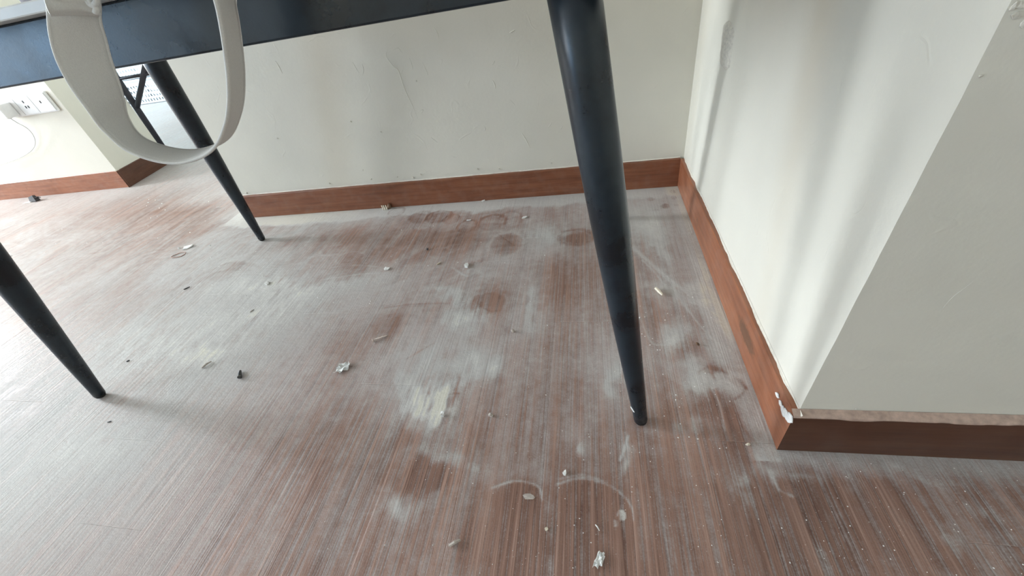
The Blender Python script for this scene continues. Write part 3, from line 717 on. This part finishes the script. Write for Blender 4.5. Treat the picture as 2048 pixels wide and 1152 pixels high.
# ------------------------------------------------------------------ sockets and charger on the far wall
YWf = 0.494
sk = tag(empty('wall_socket', (-3.13, YWf, 0.48)), 'white three-gang wall socket plate on the bright wall', 'socket')
def rb(name, lo, hi, mat, parent, bev=0.0015, origin=(-3.13, YWf, 0.48)):
    return box(name, [lo[i] - origin[i] for i in range(3)], [hi[i] - origin[i] for i in range(3)], mat, parent, bev)
rb('back_plate', (-3.335, YWf - .007, .440), (-3.003, YWf + .004, .535), M['plastic'], sk, .002)
for i in range(3):
    xa = -3.330 + i * .1085
    md = rb('module', (xa, YWf - .012, .445), (xa + .1045, YWf - .007, .530), M['plastic'], sk, .0015)
    for dx, dz in (((.05, .048),) if i == 2 else ((.052, .060), (.043, .035), (.061, .035))):
        rb('pin_hole', (xa + dx - .004, YWf - .0125, .445 + dz - .006), (xa + dx + .004, YWf - .0118, .445 + dz + .006), M['darkhole'], md, 0)
ch = tag(empty('charger', (-3.28, YWf - .04, 0.47)), 'white plug-in charger block with a thin cable curving down the wall', 'charger')
OC = (-3.28, YWf - .04, 0.47)
rb('block', (-3.325, YWf - .075, .448), (-3.255, YWf - .012, .515), M['plastic'], ch, .005, OC)
rb('port', (-3.296, YWf - .050, .444), (-3.284, YWf - .036, .4485), M['cable'], ch, .0005, OC)
bm = bmesh.new(); cp = [(-3.290, YWf - .043, .446), (-3.285, YWf - .035, .42), (-3.275, YWf - .02, .38), (-3.300, YWf - .012, .33), (-3.36, YWf - .010, .285), (-3.47, YWf - .010, .250), (-3.62, YWf - .012, .225), (-3.85, YWf - .03, .20), (-4.1, YWf - .06, .15), (-4.3, YWf - .1, .004)]
add_tube(bm, [Vector(p) - Vector(OC) for p in catmull(cp, 6)], .0022, 8); obj('cable', bm, M['cable'], ch, True)

# ------------------------------------------------------------------ things in the passage: tube rack and baskets
rk = tag(empty('metal_rack', (-2.9, 0.93, 0)), 'dark tubular metal stand with a diagonal brace in the passage', 'stand')
RK = Vector(rk.location)
def bar(name, a, b, r, seg=12):
    bm = bmesh.new(); add_tube(bm, [Vector(a) - RK, Vector(b) - RK], r, seg); return obj(name, bm, M['darkmetal'], rk, True)
for y in (0.905, 1.25):
    bar('upright', (-3.045, y, 0), (-3.000, y, .95), .0175); bar('upright', (-2.745, y, 0), (-2.745, y, .95), .0165)
    bar('cross_bar', (-3.02, y, .495), (-2.745, y, .495), .009)
    if y < 1: bar('brace', (-3.025, y, .335), (-2.748, y, .56), .014)
for x in (-3.005, -2.745): bar('side_bar', (x, 0.905, .85), (x, 1.25, .85), .011)

def basket_panel(bm, W, Hh, rows, cols, z0, T):
    """upright panel along local x with a grid of slots cut out; T: local -> world"""
    xs = [0.0]; mg = 0.03; pitch = (W - 2 * mg) / cols
    for c in range(cols): xs += [mg + c * pitch + pitch * .28, mg + c * pitch + pitch * .72]
    xs.append(W); zs2 = [0.0]; top = Hh - 0.055; ph = (top - .012) / rows
    for r in range(rows): zs2 += [.012 + r * ph + ph * .22, .012 + r * ph + ph * .78]
    zs2.append(Hh)
    th = 0.003
    for side in (0, 1):
        V = [[bm.verts.new(T(x, side * th, z0 + z)) for x in xs] for z in zs2]
        for j in range(len(zs2) - 1):
            for i in range(len(xs) - 1):
                if i % 2 == 1 and j % 2 == 1: continue
                bm.faces.new((V[j][i], V[j][i + 1], V[j + 1][i + 1], V[j + 1][i]))
def make_basket(x0, y0, wd, dp, z0, hh, rows, label):
    t = tag(empty('plastic_basket', (x0 + wd / 2, y0 + dp / 2, z0)), label, 'basket', 'white slotted baskets in the passage'); O = Vector(t.location)
    for ax in range(4):
        bm = bmesh.new()
        if ax == 0: T = lambda x, d, z: Vector((x0 + x, y0 + d, z)) - O
        elif ax == 1: T = lambda x, d, z: Vector((x0 + x, y0 + dp - d, z)) - O
        elif ax == 2: T = lambda x, d, z: Vector((x0 + d, y0 + x, z)) - O
        else: T = lambda x, d, z: Vector((x0 + wd - d, y0 + x, z)) - O
        basket_panel(bm, wd if ax < 2 else dp, hh, rows, 16 if ax < 2 else 10, z0, T); obj('side_panel', bm, M['basket'], t)
    bm = bmesh.new(); add_box(bm, Vector((x0, y0, z0)) - O, Vector((x0 + wd, y0 + dp, z0 + .004)) - O); obj('base', bm, M['basket'], t)
    bm = bmesh.new(); f = .012
    for lo, hi in [((x0 - f, y0 - f, 0), (x0 + wd + f, y0 + .002, 0)), ((x0 - f, y0 + dp - .002, 0), (x0 + wd + f, y0 + dp + f, 0)), ((x0 - f, y0 + .002, 0), (x0 + .002, y0 + dp - .002, 0)), ((x0 + wd - .002, y0 + .002, 0), (x0 + wd + f, y0 + dp - .002, 0))]:
        add_box(bm, Vector((lo[0], lo[1], z0 + hh - .02)) - O, Vector((hi[0], hi[1], z0 + hh)) - O)
    obj('rim', bm, M['basket'], t)
make_basket(-5.80, 3.06, .72, .45, 0.001, .262, 4, 'lower white slotted plastic basket, on the passage floor')
make_basket(-5.80, 3.06, .72, .45, 0.266, .262, 4, 'upper white slotted plastic basket, stacked on another')

# ------------------------------------------------------------------ litter on the floor
def put(u, v, z=0.0): p = at(u, v); return Vector((p[0], p[1], z))
def debris(u, v, size, mat, name, label, cat, seed, thick=.0015, n=8, rot=0.0):
    o = flake(name, None, put(u, v, 0.0003), size, M[mat], seed, thick, n); o.rotation_euler = (0, 0, rot); return tag(o, label, cat)
debris(377, 495, (.024, .012), 'whitechip', 'paint_chip', 'white paint chip lying beside the rubber band', 'chip', 1, .003, 8, .5)
debris(774, 538, (.010, .010), 'whitechip', 'paint_chip', 'white angular paint chip left of the small stick on the floor', 'chip', 2, .002, 6, .2)
debris(933, 532, (.010, .013), 'film', 'plastic_scrap', 'small clear plastic scrap in the middle of the dusty floor', 'scrap', 3, .003, 6, .1)
debris(536, 567, (.008, .011), 'whitechip', 'paint_chip', 'small white chip in the pale dust near the back left table foot', 'chip', 4, .003, 6, .8)
debris(886, 831, (.005, .004), 'whitechip', 'plaster_crumb', 'white plaster crumb in the heap of pale dust', 'crumb', 5, .005, 6)
debris(1093, 1059, (.003, .004), 'creamchip', 'paint_chip', 'tiny cream chip on the cleaner brown boards', 'chip', 6, .002, 6)
debris(1026, 664, (.006, .005), 'greychip', 'plaster_crumb', 'small dusty crumb on a board end joint', 'crumb', 7, .004, 6)
debris(1278, 638, (.003, .003), 'whitechip', 'plaster_crumb', 'tiny white crumb just right of the nearest table leg', 'crumb', 8, .003, 6)
debris(1496, 890, (.004, .003), 'creamchip', 'paint_chip', 'small cream chip before the near baseboard corner', 'chip', 9, .002, 6)
debris(982, 832, (.006, .004), 'greychip', 'plaster_crumb', 'dusty crumb right of the pale dust heap', 'crumb', 10, .003, 7)
debris(1049, 436, (.012, .007), 'whitechip', 'paint_chip', 'white chip near the back baseboard beside the round prints', 'chip', 11, .002, 7, .4)
debris(938, 441, (.010, .004), 'whitechip', 'paint_chip', 'flat white chip among the round prints by the back wall', 'chip', 12, .0015, 7)
debris(967, 402, (.008, .004), 'whitechip', 'paint_chip', 'white chip touching the back baseboard', 'chip', 13, .002, 7)
debris(1130, 948, (.004, .006), 'whitechip', 'paint_chip', 'white chip above the cleaner patch of floor', 'chip', 14, .003, 6)
debris(1057, 994, (.010, .005), 'greychip', 'paint_chip', 'flat grey smear of paint on the cleaner boards', 'chip', 15, .0006, 9)
debris(1395, 690, (.003, .005), 'woodchip', 'wood_splinter', 'brown splinter beside the scuffed prints near the right baseboard', 'splinter', 16, .003, 6, .7)
debris(855, 500, (.004, .004), 'darkchip', 'dark_crumb', 'tiny dark crumb left of the clear plastic scrap', 'crumb', 17, .003, 6)
debris(327, 421+0, (.018, .006), 'whitechip', 'paint_chip', 'white chip on the reddish floor left of the back table foot', 'chip', 18, .002, 7, .3) if False else None
# crumpled clear film
def crumpled(u, v, size, seed, mat, name, label, cat, rot):
    r = random.Random(seed); bm = bmesh.new(); n = 7; V = []
    for j in range(n):
        row = []
        for i in range(n):
            x, y = (i / (n - 1) - .5) * size[0] * 2, (j / (n - 1) - .5) * size[1] * 2
            row.append(bm.verts.new((x * (1 + .25 * (r.random() - .5)) + .2 * y, y * (1 + .3 * (r.random() - .5)), .0008 + r.random() * size[2])))
        V.append(row)
    for j in range(n - 1):
        for i in range(n - 1):
            if (i, j) in ((n - 2, n - 2), (n - 2, 0), (n - 3, 0)): continue
            bm.faces.new((V[j][i], V[j][i + 1], V[j + 1][i + 1], V[j + 1][i]))
    for v_ in [q for q in bm.verts if not q.link_faces]: bm.verts.remove(v_)
    o = obj(name, bm, M[mat]); sm = o.modifiers.new('thick', 'SOLIDIFY'); sm.thickness = 0.0005
    o.location = put(u, v, 0.0008); o.rotation_euler = (0, 0, rot); return tag(o, label, cat)
crumpled(687, 737, (.015, .014, .006), 5, 'film', 'plastic_wrapper', 'crumpled piece of clear plastic film on the floor', 'wrapper', .15)
crumpled(1199, 1121, (.006, .011, .004), 8, 'film', 'plastic_scrap', 'small crumpled clear scrap at the bottom of the floor', 'scrap', -.2)
# nail
def nail():
    a, b = put(747, 683), put(776, 671); t = tag(empty('nail', ((a.x + b.x) / 2, (a.y + b.y) / 2, .0)), 'short metal nail lying on the floor above the clear film', 'nail'); O = Vector(t.location); d = (b - a).normalized()
    bm = bmesh.new(); z0 = Vector((0, 0, .0052)); z1 = Vector((0, 0, .0017)); add_tube(bm, [a - O + z0, b - O + z1 - d * .004, b - O + z1], [.0017, .0017, .0003], 10); obj('shank', bm, M['nail'], t, True)
    bm = bmesh.new(); add_tube(bm, [a - O + z0 - d * .0012, a - O + z0 + d * .0006], [.0048, .0048], 14); obj('head', bm, M['nail'], t)
nail()
# short black screw
def screw():
    c = put(482, 750); t = tag(empty('screw', c), 'short black threaded screw on the grey dusty floor', 'screw'); a = Vector((-.007, .010, .0042)); b = Vector((.006, -.009, .0052)); d = (b - a).normalized()
    bm = bmesh.new(); n = 40; add_tube(bm, [a + (b - a) * (i / n) for i in range(n + 1)], [(.0024 + .0016 * i / n) * (1 + .28 * math.sin(i * 2 * math.pi / 8)) for i in range(n + 1)], 12); obj('threaded_shank', bm, M['blackscrew'], t, True)
    bm = bmesh.new(); add_tube(bm, [b, b + d * .0022, b + d * .0032], [.0052, .0052, .0036], 14); obj('head', bm, M['blackscrew'], t)
screw()
# rubber band
bm = bmesh.new(); ring = []
for i in range(40):
    a = 2 * math.pi * i / 40; r = 1 + .05 * math.sin(2 * a + 1); ring.append(Vector((.026 * r * math.cos(a), .017 * r * math.sin(a), .0014 + .0012 * (1 + math.sin(a * 2)))))
add_tube(bm, ring, .0013, 8, closed=True); o = obj('rubber_band', bm, M['band'], None, True); o.location = put(358, 511); o.rotation_euler = (0, 0, .30); tag(o, 'thin tan rubber band lying in a loop on the floor', 'rubber band')
# wall plug of wood with cream strips by the back baseboard
t = tag(empty('wood_plug', put(776, 418)), 'broken brown wood plug with cream strips by the back baseboard', 'wood scrap')
bm = bmesh.new(); bmesh.ops.create_icosphere(bm, subdivisions=2, radius=.011)
for v_ in bm.verts:
    k = 1 + .5 * (rnd.random() - .5); v_.co = Vector((v_.co.x * .75 * k, v_.co.y * .8 * k, max(-.010, v_.co.z * 1.15 * k)))
obj('plug', bm, M['woodchip'], t, loc=(.008, .004, .0105))
for i, dx in enumerate((-.022, -.014, -.005)):
    bm = bmesh.new(); add_tube(bm, [Vector((dx - .006, .010, .012)), Vector((dx, .002, .006)), Vector((dx + .006, -.008, .0022))], [.0022, .0026, .0018], 6); obj('strip', bm, M['creamchip'], t)
# sticks and slivers
def stick(u0, v0, u1, v1, r, mat, name, label, cat, lift=.002):
    a, b = put(u0, v0), put(u1, v1); c = (a + b) / 2; bm = bmesh.new()
    add_tube(bm, [a - c + Vector((0, 0, r)), Vector((0, 0, r + lift)), b - c + Vector((0, 0, r))], [r * .8, r, r * .6], 6)
    o = obj(name, bm, M[mat]); o.location = c; return tag(o, label, cat)
stick(874, 530, 882, 525, .0022, 'creamchip', 'wood_stick', 'tiny pale stick between the white chip and the clear scrap', 'stick', 0)
stick(1311, 579, 1325, 593, .0046, 'creamchip', 'wooden_dowel', 'short pale wooden dowel right of the nearest table leg', 'dowel', .0005)
stick(1191, 1050, 1199, 1062, .0011, 'whitechip', 'plastic_sliver', 'thin white curved sliver on the cleaner boards', 'sliver', .003)
stick(368, 580, 380, 574, .0018, 'darkchip', 'dark_splinter', 'small dark splinter on the grey floor below the rubber band', 'splinter', 0)
stick(899, 1093, 922, 1081, .0030, 'greychip', 'plaster_sliver', 'dusty grey sliver near the bottom edge of the floor', 'sliver', .002)
stick(405, 737, 424, 724, .0026, 'greychip', 'fluff_strand', 'dusty grey strand lying left of the black screw', 'strand', .002)
stick(216, 845, 223, 843, .0014, 'darkchip', 'dark_splinter', 'tiny dark splinter below the left table foot', 'splinter', 0)
stick(500, 625, 508, 619, .0012, 'greychip', 'dust_strand', 'thin grey strand in the streaked dust', 'strand', 0)
stick(254, 724, 260, 721, .0018, 'darkchip', 'dark_crumb', 'tiny dark crumb right of the left table foot', 'crumb', 0)
# dark clip with a scrap of paper by the far baseboard
t = tag(empty('binder_clip', put(72, 402)), 'dark crumpled clip with a white paper corner by the far baseboard', 'clip')
bm = bmesh.new(); add_prism(bm, [(-.030, -.012), (.026, -.016), (.030, .010), (-.018, .016)], .004, .016)
for v_ in bm.verts:
    if v_.co.z > .01: v_.co.x *= .8; v_.co.y *= .4; v_.co.z += .012 + .012 * rnd.random()
obj('clip_body', bm, M['darkchip'], t)
bm = bmesh.new(); add_prism(bm, [(-.075, -.022), (-.020, -.020), (-.012, .006), (-.050, .004)], .001, .003); obj('paper', bm, M['whitechip'], t)
bm = bmesh.new(); add_tube(bm, [Vector((.02, -.006, .022)), Vector((.045, -.002, .026)), Vector((.05, .006, .018)), Vector((.022, .006, .018))], .0022, 6); obj('clip_handle', bm, M['darkchip'], t)

# scattered grit: too fine to count
def grit():
    r = random.Random(11); V = []; Fc = []
    def crumb(x, y, s):
        b = len(V); a0 = r.random() * 6.28; k = 5
        for i in range(k):
            a = a0 + 2 * math.pi * i / k; q = s * (.6 + .6 * r.random()); V.append((x + math.cos(a) * q, y + math.sin(a) * q, .0002))
        V.append((x + s * .3 * (r.random() - .5), y + s * .3 * (r.random() - .5), s * (.7 + .6 * r.random())))
        for i in range(k): Fc.append((b + i, b + (i + 1) % k, b + k))
        Fc.append(tuple(b + i for i in range(k - 1, -1, -1)))
    def scatter(u0, u1, v0, v1, n, s0, s1):
        for _ in range(n):
            p = at(u0 + (u1 - u0) * r.random(), v0 + (v1 - v0) * r.random())
            if p[1] > -.006 and p[0] > XE: continue
            if p[0] > -.006 and p[1] > YC - .006: continue
            crumb(p[0], p[1], s0 + (s1 - s0) * r.random() ** 3)
    scatter(0, 2048, 560, 1150, 380, .0004, .0012)
    scatter(850, 1500, 600, 1140, 260, .0004, .0013)
    scatter(1270, 1480, 590, 900, 70, .0005, .0017)
    scatter(1560, 2048, 925, 1150, 90, .0004, .0013)
    scatter(400, 1100, 450, 700, 150, .0006, .0024)
    scatter(0, 500, 380, 520, 60, .001, .006)
    for u, v in [(1290,634),(1300,690),(1315,700),(1283,697),(1330,640),(1284,668),(1290,673),(1320,700),(1352,790),(1352,800)]: p = at(u, v); crumb(p[0], p[1], .0018)
    me = bpy.data.meshes.new('floor_grit'); me.from_pydata(V, [], Fc); me.update()
    o = link('floor_grit', me, M['whitechip']); tag(o, 'fine white grit and crumbs scattered over the dusty floor', 'grit', kind='stuff')
grit()
